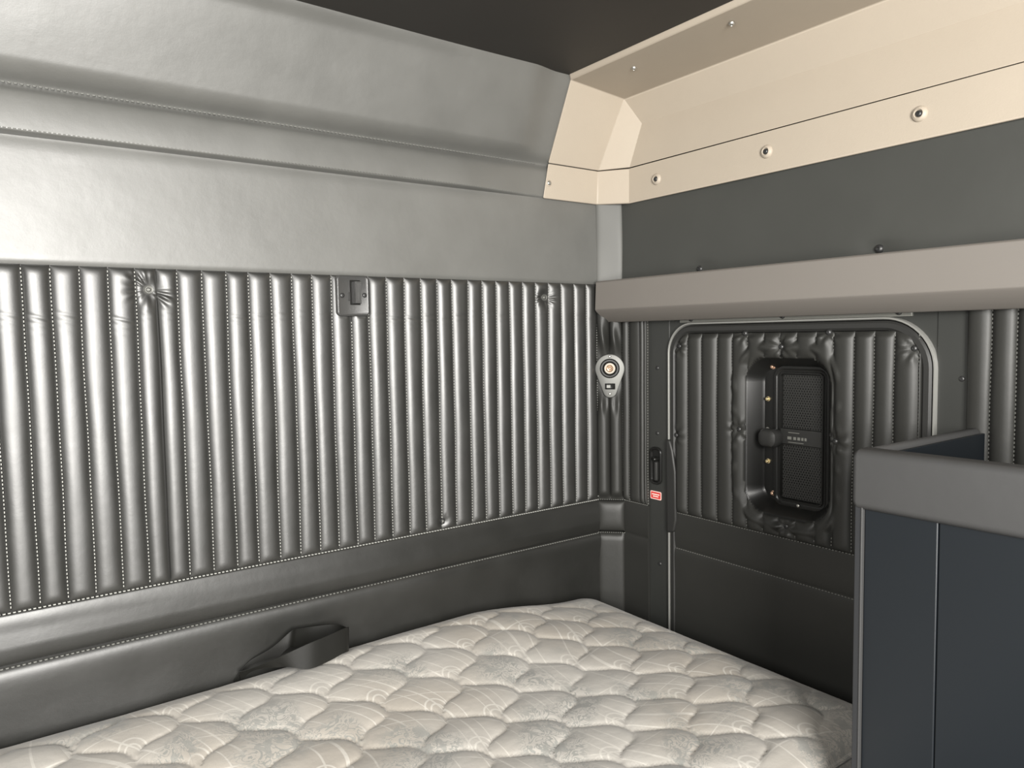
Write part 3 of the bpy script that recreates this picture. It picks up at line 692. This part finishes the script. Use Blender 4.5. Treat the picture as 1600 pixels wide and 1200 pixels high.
# ================================================================== WEBBING STRAP
RB = [((.330, 1.250, -.563), (.334, 1.252, -.5720)), ((.347, 1.232, -.5545), (.352, 1.232, -.5640)), ((.3775, 1.20, -.535), (.3939, 1.198, -.5583)), ((.429, 1.19, -.5203), (.425, 1.186, -.567)),
      ((.4619, 1.191, -.5160), (.4590, 1.188, -.5650)), ((.4919, 1.195, -.5126), (.4903, 1.193, -.5600)), ((.5064, 1.203, -.5150), (.5048, 1.202, -.5630)), ((.5074, 1.215, -.5195), (.5058, 1.215, -.5670)),
      ((.5020, 1.232, -.519), (.5000, 1.232, -.5670)), ((.4870, 1.243, -.5185), (.4850, 1.243, -.567)), ((.457, 1.250, -.5170), (.4553, 1.248, -.5620)), ((.4300, 1.249, -.5140), (.426, 1.247, -.5500)), ((.4180, 1.246, -.5150), (.411, 1.245, -.5480)),
      ((.3863, 1.253, -.5384), (.3798, 1.256, -.5640)), ((.3511, 1.2640, -.5563), (.3463, 1.2645, -.5700)), ((.325, 1.2655, -.582), (.320, 1.2660, -.596))]
RB = [((t_[0], t_[1], t_[2] + .007), (u_[0], u_[1], max(u_[2] + .012, -.5605) if u_[1] < 1.25 else u_[2])) for t_, u_ in RB]
def cat(P, n=6):
    P = np.array(P, float); out = []
    for i in range(len(P) - 1):
        p0, p1, p2, p3 = P[max(i - 1, 0)], P[i], P[i + 1], P[min(i + 2, len(P) - 1)]
        for t in np.linspace(0, 1, n, endpoint=False): out.append(.5 * (2 * p1 + (p2 - p0) * t + (2 * p0 - 5 * p1 + 4 * p2 - p3) * t * t + (3 * p1 - p0 - 3 * p2 + p3) * t ** 3))
    out.append(P[-1]); return np.array(out)
T_, B_ = cat([r[0] for r in RB]), cat([r[1] for r in RB])
V, F = [], []
n = len(T_); tan = np.gradient((T_ + B_) / 2, axis=0); nor = np.cross(tan, T_ - B_); nor /= np.linalg.norm(nor, axis=1)[:, None] + 1e-9
h = .0007
V = np.concatenate([T_ + nor * h, B_ + nor * h, B_ - nor * h, T_ - nor * h])
for i in range(n - 1):
    for q in range(4): F.append((q * n + i, q * n + i + 1, ((q + 1) % 4) * n + i + 1, ((q + 1) % 4) * n + i))
F += [(0, n, 2 * n, 3 * n), (n - 1, 2 * n - 1, 3 * n - 1, 4 * n - 1)]
stp = obj('webbing_strap', V, F, M['webbing'], angle=50)
tag(stp, 'folded black webbing strap loop sticking up between the mattress and the back wall', 'strap')

# ================================================================== CABINET AT RIGHT
cb = empty('side_cabinet', (1.05, .2, FLOOR), 'dark slate cabinet with padded open rail top, in front of the bunk at right', 'cabinet')
CX, CY, ZTOP, ZR = .880, .491, -.148, -.2240
WALLX = W - .018
obj('side_panel', *box(FW, CX + .006, CX + .022, -.30, .392, FLOOR, ZR + .01), M['cab'], cb, bevel=.0015)
obj('side_panel', *box(FW, CX + .005, CX + .022, .3928, .4795, FLOOR, ZR + .01), M['cab'], cb, bevel=.0015)
obj('corner_stile', *box(FW, CX + .001, CX + .024, .480, CY - .001, FLOOR, ZR + .01), M['stile'], cb, bevel=.0012)
obj('edge_strip', *box(FW, CX - .0002, CX + .006, .4796, .4815, FLOOR, ZR + .01), M['cabrail'], cb, bevel=.0004)
obj('back_panel', *box(FW, CX + .022, WALLX, CY - .012, CY - .003, FLOOR, ZR + .01), M['cab'], cb, bevel=.001)
def padrail(f, w, h, r, l0, l1, m, name):
    pts = rrpts(w, h, r, 6); return obj(name, *stack([f(pts[:, 0] * s, pts[:, 1] * s, l) for s, l in ((.70, l0), (.92, l0 + .002), (1, l0 + .007), (1, l1 - .007), (.92, l1 - .002), (.7, l1))]), m, cb, angle=50)
FY = Fr((CX + .0145, 0, (ZTOP + ZR) / 2), (1, 0, 0), (0, 0, 1), (0, 1, 0))
padrail(FY, .035, ZTOP - ZR, .010, -.32, CY + .002, M['cabrail'], 'padded_rail')
FX = Fr((0, CY - .009, (ZTOP + ZR) / 2 - .001), (0, 1, 0), (0, 0, 1), (1, 0, 0))
padrail(FX, .016, ZTOP - ZR, .006, CX + .024, WALLX, M['cabrail'], 'padded_rail')
obj('rail_lining', *box(FW, CX + .032, WALLX, CY - .0225, CY - .0175, -.39, ZTOP - .008), M['cab'], cb, bevel=.001)
obj('inner_tray', *box(FW, CX + .022, WALLX, -.30, CY - .012, -.40, -.385), M['cab'], cb, smooth=False)

# ================================================================== CAMERA
cam = bpy.data.cameras.new('camera'); co = bpy.data.objects.new('camera', cam); C.objects.link(co)
R = Matrix(((.8093, .0521, -.585), (-.5871, .0440, -.8083), (-.0164, .9977, .0662)))
R = Matrix(((.8093, .0521, -.585), (-.5871, .044, -.8083), (-.0164, .9977, .0662)))
# camera looks along +A/+B: axes given as columns (right, up, back)
co.matrix_world = Matrix.Translation((0, 0, CAMZ)) @ R.to_4x4()
cam.sensor_width = 36; cam.lens = 26.02; cam.clip_start = .02
bpy.context.scene.camera = co

# ================================================================== LIGHT
def area(name, loc, target, sx, sy, power, col):
    l = bpy.data.lights.new(name, 'AREA'); l.shape = 'RECTANGLE'; l.size = sx * S; l.size_y = sy * S; l.energy = power; l.color = col
    o = bpy.data.objects.new(name, l); C.objects.link(o)
    p = Vector(to_m(np.array(loc, float))); t = Vector(to_m(np.array(target, float)))
    o.location = p; o.rotation_euler = (t - p).to_track_quat('-Z', 'Y').to_euler(); return o
area('windscreen_daylight', (-.16, -1.0, .12), (-.02, 1.28, .06), .75, 1.18, 235, (1., .975, .93))
area('side_window_daylight', (-.62, -.02, .20), (.75, .75, .0), .5, .5, 42, (1., .98, .94))

w = bpy.data.worlds.new('world'); bpy.context.scene.world = w; w.use_nodes = True
bg = w.node_tree.nodes['Background']; bg.inputs[0].default_value = (.86, .93, 1., 1); bg.inputs[1].default_value = .10

vs = bpy.context.scene.view_settings
bpy.context.scene.display_settings.display_device = 'sRGB'
vs.view_transform = 'Standard'; vs.look = 'None'; vs.gamma = 1; vs.use_curve_mapping = False; vs.exposure = -.05
